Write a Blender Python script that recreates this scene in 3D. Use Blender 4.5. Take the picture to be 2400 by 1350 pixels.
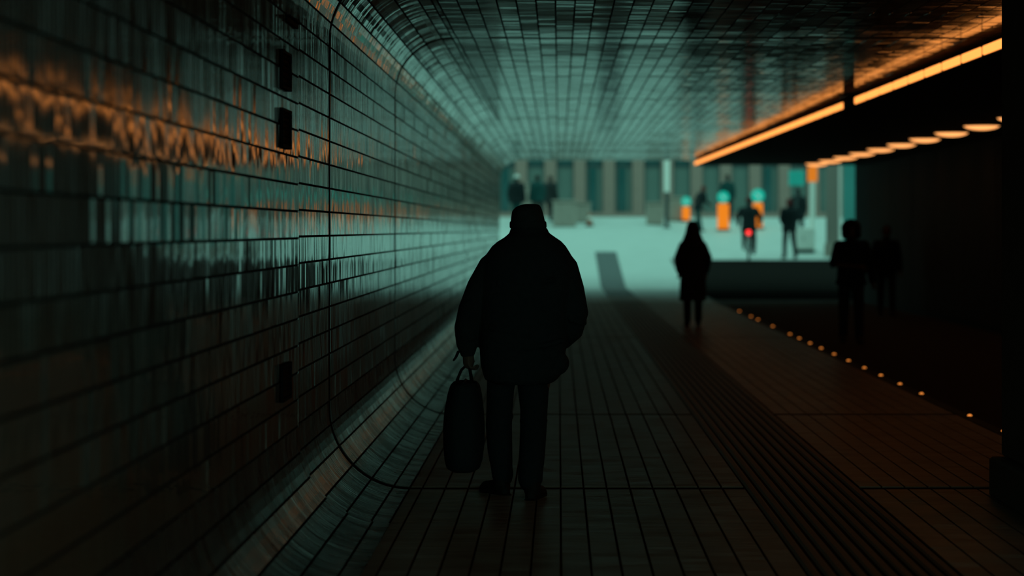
import bpy, math, random
import numpy as np
from mathutils import Vector, Matrix

# ------------------------------------------------------------------ clear
for o in list(bpy.data.objects):
    bpy.data.objects.remove(o, do_unlink=True)
scene = bpy.context.scene
COL = scene.collection
random.seed(7)
RNG = np.random.default_rng(11)

# ------------------------------------------------------------------ camera, world, exposure
CAM_H = 1.6
cam_data = bpy.data.cameras.new('camera')
cam = bpy.data.objects.new('camera', cam_data)
COL.objects.link(cam)
cam.location = (0, 0, CAM_H)
cam.rotation_euler = (math.radians(90), 0, 0)
cam_data.sensor_width = 36
cam_data.lens = 84
cam_data.shift_x = -110 / 2400
cam_data.shift_y = -137 / 2400
cam_data.clip_start = 0.05
cam_data.clip_end = 500
cam_data.dof.use_dof = True
cam_data.dof.focus_distance = 14.35
cam_data.dof.aperture_fstop = 1.7
scene.camera = cam

world = bpy.data.worlds.new('overcast_sky')
scene.world = world
world.use_nodes = True
wn = world.node_tree.nodes
wn['Background'].inputs['Color'].default_value = (0.43, 1.0, 0.86, 1)
wn['Background'].inputs['Strength'].default_value = 1.06

vs = scene.view_settings
vs.view_transform = 'Standard'
vs.look = 'None'
vs.gamma = 1
vs.use_curve_mapping = False
vs.exposure = 0.0
scene.display_settings.display_device = 'sRGB'

# ------------------------------------------------------------------ dimensions (metres)
XW = -1.42        # tiled wall plane
ZC = 3.257        # tiled ceiling
RC = 0.50         # cove radius, top and bottom
XK = 3.44         # kerb between walkway and cycle lane
XR = 7.06         # far side wall
ZS = 3.10         # underside of the dark soffit
YB = 0.0         # open end, placed unseen at the camera to let in fill light
YE = 57.0         # tunnel mouth
LANE_Z = -0.08
RINGS = [5.9, 14.74, 20.62, 35.4, 50.2]


def gz(y):
    """ground height along the passage: level, then a ramp up to the street"""
    if y < 66:
        return 0.0
    if y < 92:
        return 0.08 * (y - 66)
    return 2.08


def soffit_x(y):
    """front edge of the soffit box, slightly out of parallel with the tiled wall"""
    return 3.22 + (54.6 - y) * 0.01387


# ------------------------------------------------------------------ material helpers
def new_mat(name):
    m = bpy.data.materials.new(name)
    m.use_nodes = True
    nt = m.node_tree
    return m, nt, nt.nodes['Principled BSDF']


def plain(name, color, rough=0.6, metallic=0.0, spec=0.5, var=0.25, scale=9.0):
    """a procedural material: base colour broken up by soft noise"""
    m, nt, b = new_mat(name)
    tex = nt.nodes.new('ShaderNodeTexNoise')
    tex.inputs['Scale'].default_value = scale
    tex.inputs['Detail'].default_value = 4
    co = nt.nodes.new('ShaderNodeTexCoord')
    nt.links.new(co.outputs['Object'], tex.inputs['Vector'])
    mix = nt.nodes.new('ShaderNodeMix')
    mix.data_type = 'RGBA'
    mix.inputs[6].default_value = (*[c * (1 - var) for c in color], 1)
    mix.inputs[7].default_value = (*[min(1, c * (1 + var)) for c in color], 1)
    nt.links.new(tex.outputs['Fac'], mix.inputs[0])
    nt.links.new(mix.outputs[2], b.inputs['Base Color'])
    b.inputs['Roughness'].default_value = rough
    b.inputs['Metallic'].default_value = metallic
    b.inputs['Specular IOR Level'].default_value = spec
    return m


def cloth(name, color, rough=0.9):
    m = plain(name, color, rough, spec=0.15, var=0.3, scale=30)
    nt = m.node_tree
    b = nt.nodes['Principled BSDF']
    w = nt.nodes.new('ShaderNodeTexNoise')
    w.inputs['Scale'].default_value = 14
    w.inputs['Detail'].default_value = 3
    co = nt.nodes.new('ShaderNodeTexCoord')
    nt.links.new(co.outputs['Object'], w.inputs['Vector'])
    bp = nt.nodes.new('ShaderNodeBump')
    bp.inputs['Strength'].default_value = 0.6
    bp.inputs['Distance'].default_value = 0.02
    nt.links.new(w.outputs['Fac'], bp.inputs['Height'])
    nt.links.new(bp.outputs['Normal'], b.inputs['Normal'])
    return m


def emitter(name, color, strength):
    m, nt, b = new_mat(name)
    b.inputs['Base Color'].default_value = (*[min(1, c) * 0.3 for c in color], 1)
    b.inputs['Emission Color'].default_value = (*color, 1)
    b.inputs['Emission Strength'].default_value = strength
    b.inputs['Roughness'].default_value = 0.5
    return m


def glazed(name, c0, c1, rough, freq_y, freq_t, dist, spec=0.5, rough_var=0.1):
    """glazed ceramic drawn across the passage: fine ripples that run round the section"""
    m, nt, b = new_mat(name)
    geo = nt.nodes.new('ShaderNodeNewGeometry')

    def streak(fy, ft, detail):
        mp = nt.nodes.new('ShaderNodeVectorMath')
        mp.operation = 'MULTIPLY'
        mp.inputs[1].default_value = (ft, fy, ft)
        nt.links.new(geo.outputs['Position'], mp.inputs[0])
        tx = nt.nodes.new('ShaderNodeTexNoise')
        tx.inputs['Scale'].default_value = 1.0
        tx.inputs['Detail'].default_value = detail
        tx.inputs['Roughness'].default_value = 0.55
        nt.links.new(mp.outputs[0], tx.inputs['Vector'])
        return tx.outputs['Fac']

    s1 = streak(freq_y, freq_t, 3)
    s2 = streak(freq_y * 0.31, freq_t * 1.3, 2)
    add = nt.nodes.new('ShaderNodeMath')
    add.operation = 'MULTIPLY_ADD'
    add.inputs[1].default_value = 1.6
    nt.links.new(s2, add.inputs[0])
    nt.links.new(s1, add.inputs[2])
    bp = nt.nodes.new('ShaderNodeBump')
    bp.inputs['Strength'].default_value = 1.0
    bp.inputs['Distance'].default_value = dist
    nt.links.new(add.outputs[0], bp.inputs['Height'])
    nt.links.new(bp.outputs['Normal'], b.inputs['Normal'])
    big = streak(1.3, 2.1, 5)
    mix = nt.nodes.new('ShaderNodeMix')
    mix.data_type = 'RGBA'
    mix.inputs[6].default_value = (*c0, 1)
    mix.inputs[7].default_value = (*c1, 1)
    nt.links.new(big, mix.inputs[0])
    nt.links.new(mix.outputs[2], b.inputs['Base Color'])
    rr = nt.nodes.new('ShaderNodeMapRange')
    rr.inputs[1].default_value = 0.35
    rr.inputs[2].default_value = 0.75
    rr.inputs[3].default_value = rough
    rr.inputs[4].default_value = rough + rough_var
    nt.links.new(streak(5, 3, 4), rr.inputs[0])
    nt.links.new(rr.outputs[0], b.inputs['Roughness'])
    b.inputs['Specular IOR Level'].default_value = spec
    return m


M = {}
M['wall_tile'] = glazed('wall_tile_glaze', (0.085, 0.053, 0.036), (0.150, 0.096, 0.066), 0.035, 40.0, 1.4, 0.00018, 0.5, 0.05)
M['ceil_tile'] = glazed('ceiling_tile_glaze', (0.070, 0.046, 0.032), (0.120, 0.080, 0.056), 0.06, 30.0, 2.0, 0.00024, 0.12, 0.06)
M['floor_tile'] = glazed('floor_tile_glaze', (0.20, 0.115, 0.070), (0.32, 0.195, 0.125), 0.36, 30.0, 3.0, 0.0004, 0.24, 0.12)
M['cove_tile'] = glazed('dull_cove_glaze', (0.060, 0.042, 0.032), (0.100, 0.072, 0.056), 0.20, 38.0, 2.0, 0.0003, 0.12, 0.14)  # darker, rougher glaze for the lower cove
M['grout'] = plain('dark_grout', (0.014, 0.013, 0.012), 0.95, spec=0.1)
M['tactile'] = plain('tactile_stone', (0.24, 0.145, 0.09), 0.48, spec=0.15, scale=25)
M['tactile_out'] = plain('dark_tactile_paving', (0.07, 0.085, 0.085), 0.7, spec=0.2, scale=20)
M['black'] = plain('black_soffit_paint', (0.05, 0.054, 0.054), 0.9, spec=0.08)
M['wall_dark'] = plain('dark_side_wall', (0.05, 0.05, 0.05), 0.9, spec=0.1, scale=2)
M['asphalt'] = plain('shade_toned_asphalt', (0.013, 0.0115, 0.0105), 0.9, spec=0.0, scale=40)  # same lane asphalt, outdoor shade put into a darker base colour
M['lane'] = plain('brown_asphalt', (0.065, 0.048, 0.038), 0.9, spec=0.05, scale=40)
M['kerb'] = plain('kerb_stone', (0.05, 0.042, 0.035), 0.7, spec=0.3, scale=12)
M['concrete'] = plain('pillar_concrete', (0.24, 0.19, 0.15), 0.85, spec=0.2, scale=6)
M['roof'] = plain('roof_concrete', (0.12, 0.12, 0.12), 0.9)
M['paving'] = plain('light_paving', (0.40, 0.46, 0.43), 0.6, spec=0.4, var=0.12, scale=1.5)
M['vent'] = plain('black_vent_metal', (0.006, 0.006, 0.006), 0.7, spec=0.1)
M['housing'] = plain('dark_lamp_housing', (0.008, 0.008, 0.008), 0.8, spec=0.1)
M['strip'] = emitter('strip_lamp_glow', (1.0, 0.325, 0.065), 1.75)
M['strip_off'] = plain('unlit_diffuser', (0.02, 0.018, 0.016), 0.7)
M['dome'] = emitter('downlight_glow', (1.0, 0.40, 0.12), 1.5)
M['led'] = emitter('kerb_led_glow', (1.0, 0.30, 0.05), 0.9)
M['black_cloth'] = cloth('black_coat_cloth', (0.030, 0.033, 0.033))
M['dark_denim'] = cloth('black_trouser_cloth', (0.022, 0.025, 0.026))
M['knit'] = cloth('black_knit', (0.040, 0.042, 0.040))
M['leather'] = plain('dark_shoe_leather', (0.02, 0.015, 0.012), 0.7, spec=0.2)
M['bagcloth'] = cloth('black_bag_nylon', (0.024, 0.028, 0.029), 0.8)
M['strap'] = plain('black_strap', (0.010, 0.010, 0.010), 0.8, spec=0.15)
M['zip'] = plain('grey_zip', (0.03, 0.03, 0.03), 0.6, metallic=0.6)
M['skin'] = plain('skin', (0.16, 0.09, 0.06), 0.6, spec=0.3)
M['dark_skin'] = plain('warm_skin', (0.11, 0.055, 0.03), 0.6, spec=0.3)
M['hair'] = plain('dark_hair', (0.010, 0.009, 0.008), 0.7, spec=0.2, scale=60)


# ------------------------------------------------------------------ object helpers
def obj(name, me, mat=None, parent=None, loc=None, rotz=None):
    o = bpy.data.objects.new(name, me)
    COL.objects.link(o)
    if mat is not None and len(me.materials) == 0:
        me.materials.append(mat)
    if parent is not None:
        o.parent = parent
    if loc is not None:
        o.location = loc
    if rotz is not None:
        o.rotation_euler = (0, 0, rotz)
    return o


def empty(name, loc=(0, 0, 0), rotz=0.0):
    o = bpy.data.objects.new(name, None)
    o.empty_display_size = 0.1
    COL.objects.link(o)
    o.location = loc
    o.rotation_euler = (0, 0, rotz)
    return o


def tag(o, label=None, cat=None, group=None, kind=None):
    if label:
        o['label'] = label
    if cat:
        o['category'] = cat
    if group:
        o['group'] = group
    if kind:
        o['kind'] = kind
    return o


def copy_tree(o, parent=None):
    c = o.copy()
    COL.objects.link(c)
    c.parent = parent
    for ch in list(o.children):
        copy_tree(ch, c)
    return c


class MB:
    """collects shapes into one mesh"""

    def __init__(self):
        self.v, self.f = [], []

    def add(self, vf):
        k = len(self.v)
        self.v += [tuple(p) for p in vf[0]]
        self.f += [tuple(i + k for i in f) for f in vf[1]]
        return self

    def mesh(self, name='mesh', smooth=False):
        me = bpy.data.meshes.new(name)
        me.from_pydata(self.v, [], self.f)
        me.update()
        if smooth:
            me.polygons.foreach_set('use_smooth', [True] * len(me.polygons))
        return me

    def build(self, name, mat, parent=None, loc=None, rotz=None, smooth=False):
        return obj(name, self.mesh(name, smooth), mat, parent, loc, rotz)


def box(x0, x1, y0, y1, z0, z1, b=0.0):
    """box, optionally with chamfered vertical and horizontal edges"""
    if b <= 0:
        v = [(x0, y0, z0), (x1, y0, z0), (x1, y1, z0), (x0, y1, z0), (x0, y0, z1), (x1, y0, z1), (x1, y1, z1), (x0, y1, z1)]
        f = [(0, 3, 2, 1), (4, 5, 6, 7), (0, 1, 5, 4), (1, 2, 6, 5), (2, 3, 7, 6), (3, 0, 4, 7)]
        return v, f
    v, f = [], []
    lv = [(z0, b), (z0 + b, 0), (z1 - b, 0), (z1, b)]
    for z, i in lv:
        j = b
        a0, a1, c0, c1 = x0 + i, x1 - i, y0 + i, y1 - i
        v += [(a0 + j, c0, z), (a1 - j, c0, z), (a1, c0 + j, z), (a1, c1 - j, z), (a1 - j, c1, z), (a0 + j, c1, z), (a0, c1 - j, z), (a0, c0 + j, z)]
    for k in range(3):
        for i in range(8):
            n = (i + 1) % 8
            f.append((k * 8 + i, k * 8 + n, k * 8 + 8 + n, k * 8 + 8 + i))
    f.append(tuple(range(7, -1, -1)))
    f.append(tuple(range(24, 32)))
    return v, f


def rings_to_mesh(rings):
    n = len(rings[0])
    v = [p for r in rings for p in r]
    f = []
    for k in range(len(rings) - 1):
        for i in range(n):
            j = (i + 1) % n
            f.append((k * n + i, k * n + j, k * n + n + j, k * n + n + i))
    f.append(tuple(range(n - 1, -1, -1)))
    f.append(tuple(range((len(rings) - 1) * n, len(rings) * n)))
    return v, f


def loft(rows, n=24, p=2.0):
    """closed loft of horizontal superellipses (cx, cy, z, rx, ry)"""
    rs = []
    for cx, cy, z, rx, ry in rows:
        r = []
        for i in range(n):
            a = 2 * math.pi * i / n
            c, s = math.cos(a), math.sin(a)
            r.append((cx + rx * math.copysign(abs(c) ** (2 / p), c), cy + ry * math.copysign(abs(s) ** (2 / p), s), z))
        rs.append(r)
    return rings_to_mesh(rs)


def tube(pts, rad, n=12, round_ends=True):
    """tapered tube through pts; rad is a radius or one per point"""
    pts = [Vector(p) for p in pts]
    if not hasattr(rad, '__len__'):
        rad = [rad] * len(pts)
    rad = list(rad)
    if round_ends:
        d0 = (pts[0] - pts[1]).normalized()
        d1 = (pts[-1] - pts[-2]).normalized()
        r0, r1 = rad[0], rad[-1]
        pre = [(pts[0] + d0 * r0 * 0.95, r0 * 0.25), (pts[0] + d0 * r0 * 0.65, r0 * 0.72)]
        post = [(pts[-1] + d1 * r1 * 0.65, r1 * 0.72), (pts[-1] + d1 * r1 * 0.95, r1 * 0.25)]
        pts = [a for a, _ in pre] + pts + [a for a, _ in post]
        rad = [r for _, r in pre] + rad + [r for _, r in post]
    rs = []
    up = None
    for i, p in enumerate(pts):
        d = (pts[min(i + 1, len(pts) - 1)] - pts[max(i - 1, 0)]).normalized()
        if up is None:
            up = Vector((0, 1, 0)) if abs(d.y) < 0.8 else Vector((1, 0, 0))
        a = (up - d * up.dot(d)).normalized()
        up = a
        b = d.cross(a)
        rs.append([tuple(p + (a * math.cos(2 * math.pi * k / n) + b * math.sin(2 * math.pi * k / n)) * rad[i]) for k in range(n)])
    return rings_to_mesh(rs)


def ball(c, r, n=16):
    """ellipsoid"""
    rows = []
    m = n // 2
    for i in range(m + 1):
        a = -math.pi / 2 + math.pi * (0.03 + 0.94 * i / m)
        rows.append((c[0], c[1], c[2] + r[2] * math.sin(a), r[0] * math.cos(a), r[1] * math.cos(a)))
    return loft(rows, n)


def torus(c, R, r, axis='x', n=32, k=8):
    v, f = [], []
    for i in range(n):
        a = 2 * math.pi * i / n
        for j in range(k):
            b = 2 * math.pi * j / k
            u = R + r * math.cos(b)
            w = r * math.sin(b)
            if axis == 'x':
                v.append((c[0] + w, c[1] + u * math.cos(a), c[2] + u * math.sin(a)))
            else:
                v.append((c[0] + u * math.cos(a), c[1] + u * math.sin(a), c[2] + w))
    for i in range(n):
        for j in range(k):
            f.append((i * k + j, ((i + 1) % n) * k + j, ((i + 1) % n) * k + (j + 1) % k, i * k + (j + 1) % k))
    return v, f


def disc(c, r, h, axis='y', n=24):
    v, f = [], []
    for s in (0, 1):
        for i in range(n):
            a = 2 * math.pi * i / n
            if axis == 'y':
                v.append((c[0] + r * math.cos(a), c[1] + h * s, c[2] + r * math.sin(a)))
            elif axis == 'x':
                v.append((c[0] + h * s, c[1] + r * math.cos(a), c[2] + r * math.sin(a)))
            else:
                v.append((c[0] + r * math.cos(a), c[1] + r * math.sin(a), c[2] + h * s))
    f.append(tuple(range(n - 1, -1, -1)))
    f.append(tuple(range(n, 2 * n)))
    for i in range(n):
        j = (i + 1) % n
        f.append((i, j, n + j, n + i))
    return v, f


def fused(name, shapes, voxel, smooth=6, factor=0.5):
    """overlapping shapes fused into one continuous skin"""
    mb = MB()
    for s in shapes:
        mb.add(s)
    me = mb.mesh('tmp')
    o = bpy.data.objects.new('tmp', me)
    COL.objects.link(o)
    r = o.modifiers.new('r', 'REMESH')
    r.mode = 'VOXEL'
    r.voxel_size = voxel
    s = o.modifiers.new('s', 'SMOOTH')
    s.factor = factor
    s.iterations = smooth
    dg = bpy.context.evaluated_depsgraph_get()
    out = bpy.data.meshes.new_from_object(o.evaluated_get(dg))
    out.name = name
    bpy.data.objects.remove(o, do_unlink=True)
    bpy.data.meshes.remove(me)
    out.polygons.foreach_set('use_smooth', [True] * len(out.polygons))
    return out


# ------------------------------------------------------------------ tiled surfaces
COURSE = 0.1455     # across the passage
DEPTH = 0.062      # along it
GAP_T, GAP_Y = 0.010, 0.0050
TH = 0.006          # tile face proud of the grout


def wall_profile(t):
    """point and inward normal on the tiled wall: t=0 at the floor end of the lower cove"""
    a = RC * math.pi / 2
    h = ZC - 2 * RC
    if t < a:
        th = t / RC
        return (XW + RC - RC * math.sin(th), RC - RC * math.cos(th)), (math.sin(th), math.cos(th))
    if t < a + h:
        return (XW, RC + t - a), (1.0, 0.0)
    th = (t - a - h) / RC
    return (XW + RC - RC * math.cos(th), ZC - RC + RC * math.sin(th)), (math.cos(th), -math.sin(th))


T_WALL = RC * math.pi + ZC - 2 * RC
X_FLAT = XW + RC


def floor_profile(t):
    return (X_FLAT + t, 0.0), (0.0, 1.0)


def ceil_profile(t):
    return (X_FLAT + t, ZC), (0.0, -1.0)


def y_edges(y0, y1):
    """tile edges along the passage, with a wider joint at every movement joint"""
    stops = [y0] + [r for r in RINGS if y0 < r < y1] + [y1]
    out = []
    for a, b in zip(stops[:-1], stops[1:]):
        a2 = a + (0.075 if a in RINGS else 0)
        b2 = b - (0.075 if b in RINGS else 0)
        n = max(1, round((b2 - a2) / DEPTH))
        d = (b2 - a2) / n
        out += [(a2 + i * d, a2 + (i + 1) * d) for i in range(n)]
    return out


def tile_cells(t_edges, ys, profile, limit=None, panel_amp=0.0, shift=None):
    """list of (t0, t1, y0, y1, panel slope, panel centre)"""
    cells = []
    slopes = {}
    for (a, b) in ys:
        k = math.floor((a - 0.4) / 1.49)
        if k not in slopes:
            slopes[k] = float(RNG.normal(0, panel_amp))
        yc = 0.4 + (k + 0.5) * 1.49
        ds = shift(a) if shift else 0.0
        for t0, t1 in t_edges:
            if limit and not limit((t0 + t1) / 2, (a + b) / 2):
                continue
            cells.append((t0 + ds, t1 + ds, a, b, slopes[k], yc))
    return cells


def tile_points(profile, cell, nseg, tilt_t, tilt_y):
    t0, t1, y0, y1, sl, yc = cell
    t0 += GAP_T / 2
    t1 -= GAP_T / 2
    y0 += GAP_Y / 2
    y1 -= GAP_Y / 2
    tm, ym = (t0 + t1) / 2, (y0 + y1) / 2
    top, base = [], []
    bev = 0.0014
    for i in range(nseg + 1):
        u = i / nseg
        tt = t0 + (t1 - t0) * u
        tb = tt
        if i == 0:
            tt += bev
        if i == nseg:
            tt -= bev
        for j, yy in enumerate((y0, y1)):
            (x, z), (nx, nz) = profile(tt)
            h = TH + tilt_t * (tt - tm) + tilt_y * (yy - ym) + sl * (yy - yc)
            top.append((x + nx * h, yy + (bev if j == 0 else -bev), z + nz * h))
            (x, z), (nx, nz) = profile(tb)
            base.append((x, yy, z))
    return top, base


def tile_faces(nseg):
    m = 2 * (nseg + 1)
    f = []
    for i in range(nseg):
        a = 2 * i
        f.append((a, a + 2, a + 3, a + 1))
        f.append((m + a, m + a + 2, a + 2, a))
        f.append((a + 1, a + 3, m + a + 3, m + a + 1))
    f.append((0, 1, m + 1, m))
    e = 2 * nseg
    f.append((e + 1, e, m + e, m + e + 1))
    return f


def tile_field(name, profile, cells, nseg, tilts, mat, parent):
    """every further tile as real geometry in one mesh"""
    faces = np.array(tile_faces(nseg), dtype=np.int32)
    nv = 4 * (nseg + 1)
    V = np.empty((len(cells) * nv, 3), dtype=np.float32)
    ta = RNG.normal(0, tilts[0], len(cells))
    tb = RNG.normal(0, tilts[1], len(cells))
    for i, c in enumerate(cells):
        top, base = tile_points(profile, c, nseg, ta[i], tb[i])
        V[i * nv:(i + 1) * nv] = top + base
    F = (faces[None] + (np.arange(len(cells)) * nv)[:, None, None]).reshape(-1, 4)
    me = bpy.data.meshes.new(name)
    me.vertices.add(len(V))
    me.vertices.foreach_set('co', V.ravel())
    me.loops.add(F.size)
    me.loops.foreach_set('vertex_index', F.ravel().astype(np.int32))
    me.polygons.add(len(F))
    me.polygons.foreach_set('loop_start', np.arange(0, F.size, 4, dtype=np.int32))
    me.polygons.foreach_set('use_smooth', np.zeros(len(F), dtype=bool))
    me.update(calc_edges=True)
    o = obj(name, me, mat, parent)
    o['kind'] = 'stuff'
    return o


def single_tiles(profile, cells, tilts, mat, parent, variants=10):
    """the tiles that show largest, one object each, sharing a few meshes"""
    (x0, z0), nrm = profile((cells[0][0] + cells[0][1]) / 2)
    w = cells[0][1] - cells[0][0]
    d = cells[0][3] - cells[0][2]
    meshes = []
    (px, pz), _ = profile((cells[0][0] + cells[0][1]) / 2)
    for k in range(variants):
        c = (cells[0][0], cells[0][1], -d / 2, d / 2, 0.0, 0.0)
        top, base = tile_points(profile, c, 1, float(RNG.normal(0, tilts[0])), float(RNG.normal(0, tilts[1])))
        v = [(p[0] - px, p[1], p[2] - pz) for p in top + base]
        me = bpy.data.meshes.new('tile')
        me.from_pydata(v, [], tile_faces(1))
        me.materials.append(mat)
        meshes.append(me)
    for i, c in enumerate(cells):
        (x, z), _ = profile((c[0] + c[1]) / 2)
        o = bpy.data.objects.new('tile', meshes[random.randrange(variants)])
        COL.objects.link(o)
        o.parent = parent
        ym = (c[2] + c[3]) / 2
        o.location = (x, ym, z)


def profile_sheet(profile, ts, y0, y1, ydiv=1):
    v, f = [], []
    ys = [y0 + (y1 - y0) * k / ydiv for k in range(ydiv + 1)]
    for y in ys:
        for t in ts:
            (x, z), _ = profile(t)
            v.append((x, y, z))
    n = len(ts)
    for k in range(ydiv):
        for i in range(n - 1):
            f.append((k * n + i, k * n + i + 1, k * n + n + i + 1, k * n + n + i))
    return v, f


# --- tiled wall with its two coves (wall_left)
a_c = RC * math.pi / 2
ts = [a_c * i / 10 for i in range(10)] + [a_c + (ZC - 2 * RC) * i / 2 for i in range(2)] + \
     [a_c + ZC - 2 * RC + a_c * i / 10 for i in range(11)]
wall = MB().add(profile_sheet(wall_profile, ts, YB, YE)).build('wall_left', M['grout'])
tag(wall, 'dark glazed tile wall curving into floor and ceiling', None, None, 'structure')
# a course line lies at Z = 1.562
t_line = a_c + (1.562 - RC)
k0 = math.floor(t_line / COURSE)
tw0 = t_line - k0 * COURSE
t_edges_w = [(max(0.0, tw0 + (i - 1) * COURSE), min(T_WALL, tw0 + i * COURSE)) for i in range(0, 40)
             if tw0 + (i - 1) * COURSE < T_WALL - 0.03 and tw0 + i * COURSE > 0.03]
wall_shift = lambda y: -0.009 if y < 12.96 else 0.0
VENTS = [(2.319, 2.514), (2.017, 2.218), (0.723, 0.911)]
VY0, VY1 = 12.085, 12.484
cells = tile_cells(t_edges_w, y_edges(5.0, YE), wall_profile, None, 0.0008, wall_shift)


def wall_single(c):
    z = RC + (c[0] + c[1]) / 2 - a_c
    y = c[2]
    if not (6.0 < y < 8.0):
        return False
    s = 5600 / y
    return 1.6 - 812 / s - 0.05 < z < 1.6 + 538 / s + 0.05 and z < 2.5 and z > 0.6


near = [c for c in cells if wall_single(c)][:300]
ids = set(id(c) for c in near)
far = [c for c in cells if id(c) not in ids]
W_TILT = (0.006, 0.012)
single_tiles(wall_profile, near, W_TILT, M['wall_tile'], wall)
flat = [c for c in far if c[0] > a_c and c[1] < a_c + ZC - 2 * RC]
curved = [c for c in far if not (c[0] > a_c and c[1] < a_c + ZC - 2 * RC)]
tile_field('wall_tiles', wall_profile, flat, 1, W_TILT, M['wall_tile'], wall)
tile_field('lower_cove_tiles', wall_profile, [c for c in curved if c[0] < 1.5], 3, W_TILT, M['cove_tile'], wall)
tile_field('upper_cove_tiles', wall_profile, [c for c in curved if c[0] >= 1.5], 3, W_TILT, M['wall_tile'], wall)

# --- ceiling
ceil_w = lambda y: soffit_x(y) - X_FLAT
v = []
cw = MB()
for y0, y1 in ((YB, YE),):
    cw.add(([(X_FLAT, y0, ZC), (soffit_x(y0) + 0.3, y0, ZC), (soffit_x(y1) + 0.3, y1, ZC), (X_FLAT, y1, ZC)], [(0, 1, 2, 3)]))
ceiling = cw.build('ceiling', M['grout'])
tag(ceiling, 'dark glazed tile ceiling of the passage', None, None, 'structure')
c_edges = [(max(0.0, a - X_FLAT), a + 0.1422 - X_FLAT) for a in (-0.025 + i * 0.1422 for i in range(-7, 28)) if a + 0.1422 > X_FLAT + 0.01]
cells = tile_cells(c_edges, y_edges(14.0, YE), ceil_profile,
                   lambda t, y: X_FLAT + t < soffit_x(y) + 0.05, 0.0042)
cs = [c for c in cells if 17.3 < c[2] and X_FLAT + c[0] < 3.5 and c[1] - c[0] > 0.14][:300]
ids = set(id(c) for c in cs)
C_TILT = (0.007, 0.008)
single_tiles(ceil_profile, cs, C_TILT, M['ceil_tile'], ceiling)
tile_field('ceiling_tiles', ceil_profile, [c for c in cells if id(c) not in ids], 1, C_TILT, M['ceil_tile'], ceiling)

# --- walkway floor
floor = MB().add(([(X_FLAT, YB, 0), (XK, YB, 0), (XK, YE, 0), (X_FLAT, YE, 0)], [(0, 1, 2, 3)])).build('floor', M['grout'])
tag(floor, 'brown glazed tile walkway floor', None, None, 'structure')
TX0, TX1 = 0.01 + 8 * 0.1422, 0.01 + 13 * 0.1422
f_edges = [(max(0.0, a - X_FLAT), min(XK - X_FLAT, a + 0.1422 - X_FLAT)) for a in (0.01 + i * 0.1422 for i in range(-7, 25))
           if not (TX0 - 0.02 < a + 0.07 < TX1 + 0.02) and a + 0.1 < XK]
cells = tile_cells(f_edges, y_edges(9.0, YE), floor_profile, None, 0.0)
fs = [c for c in cells if 11.0 < c[2] and -0.95 < X_FLAT + c[0] < 2.2 and c[1] - c[0] > 0.14][:300]
ids = set(id(c) for c in fs)
F_TILT = (0.003, 0.007)
single_tiles(floor_profile, fs, F_TILT, M['floor_tile'], floor)
tile_field('floor_tiles', floor_profile, [c for c in cells if id(c) not in ids], 1, F_TILT, M['floor_tile'], floor)


def along(x0, x1, h0, h1, ys):
    """bar that follows the ground, h above it"""
    rows = []
    for y in ys:
        z = gz(y)
        e = 0.25 * (x1 - x0)
        rows.append([(x0, y, z + h0), (x1, y, z + h0), (x1 - e, y, z + h1), (x0 + e, y, z + h1)])
    return rings_to_mesh(rows)


strip = MB().add(along(TX0, TX1, -0.002, 0.003, [9, YE])).build('tactile_strip', M['grout'], floor)
for i in range(10):
    p = (TX1 - TX0) / 10
    MB().add(along(TX0 + i * p + 0.008, TX0 + (i + 1) * p - 0.008, 0.002, 0.009, [9, YE])).build('rib', M['tactile'], strip)

# --- kerb and cycle lane
kerb = MB().add(box(XK, XK + 0.10, YB, YE, LANE_Z - 0.1, 0.004, 0.003)).build('kerb', M['kerb'])
tag(kerb, 'low kerb along the cycle lane with small lights', None, None, 'structure')
lane = MB().add(([(XK + 0.02, YB, LANE_Z), (XR, YB, LANE_Z), (XR, YE, LANE_Z), (XK + 0.02, YE, LANE_Z)], [(0, 1, 2, 3)])).build('road_cycle_lane', M['lane'])
tag(lane, 'dark brown cycle lane below the soffit', None, None, 'structure')
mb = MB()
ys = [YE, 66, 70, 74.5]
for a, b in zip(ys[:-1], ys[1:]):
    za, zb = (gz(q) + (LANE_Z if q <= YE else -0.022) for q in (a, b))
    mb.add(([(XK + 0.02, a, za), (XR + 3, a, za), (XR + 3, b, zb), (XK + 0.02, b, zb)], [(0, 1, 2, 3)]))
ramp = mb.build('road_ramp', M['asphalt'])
tag(ramp, 'asphalt ramp beyond the cycle lane, shade toned into its colour', None, None, 'structure')

# --- far side wall with panels, soffit, back wall, roof
wr = MB().add(box(XR, XR + 0.4, YB, YE, LANE_Z - 0.2, ZC + 0.2)).build('wall_right', M['wall_dark'])
tag(wr, 'black side wall beyond the cycle lane', None, None, 'structure')
for k in range(16):
    y0 = 8 + k * 3.05
    MB().add(box(XR - 0.02, XR + 0.002, y0, y0 + 3.0, 0.02, ZS - 0.02, 0.006)).build('panel', M['wall_dark'], wr)
so = MB()
y0, y1 = YB, YE - 1.4
so.add(([(soffit_x(y0), y0, ZS), (XR, y0, ZS), (XR, y1, ZS), (soffit_x(y1), y1, ZS),
         (soffit_x(y0), y0, ZC), (XR, y0, ZC), (XR, y1, ZC), (soffit_x(y1), y1, ZC)],
        [(0, 3, 2, 1), (4, 5, 6, 7), (0, 1, 5, 4), (1, 2, 6, 5), (2, 3, 7, 6), (3, 0, 4, 7)]))
soffit = so.build('soffit_beam', M['black'])
tag(soffit, 'wide black soffit above the cycle lane', None, None, 'structure')
gb = MB().add(([(-25, -40, -0.01), (30, -40, -0.01), (30, YB, -0.01), (-25, YB, -0.01)], [(0, 1, 2, 3)])).build('pavement_added_behind', M['paving'])  # added out of view with the open end, bounces fill light
tag(gb, 'unseen pale paving added outside the opened near end', None, None, 'structure')
rf = MB().add(box(XW - 30, XR + 40, YB, YE, ZC + 0.03, ZC + 12)).build('roof', M['roof'])
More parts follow.
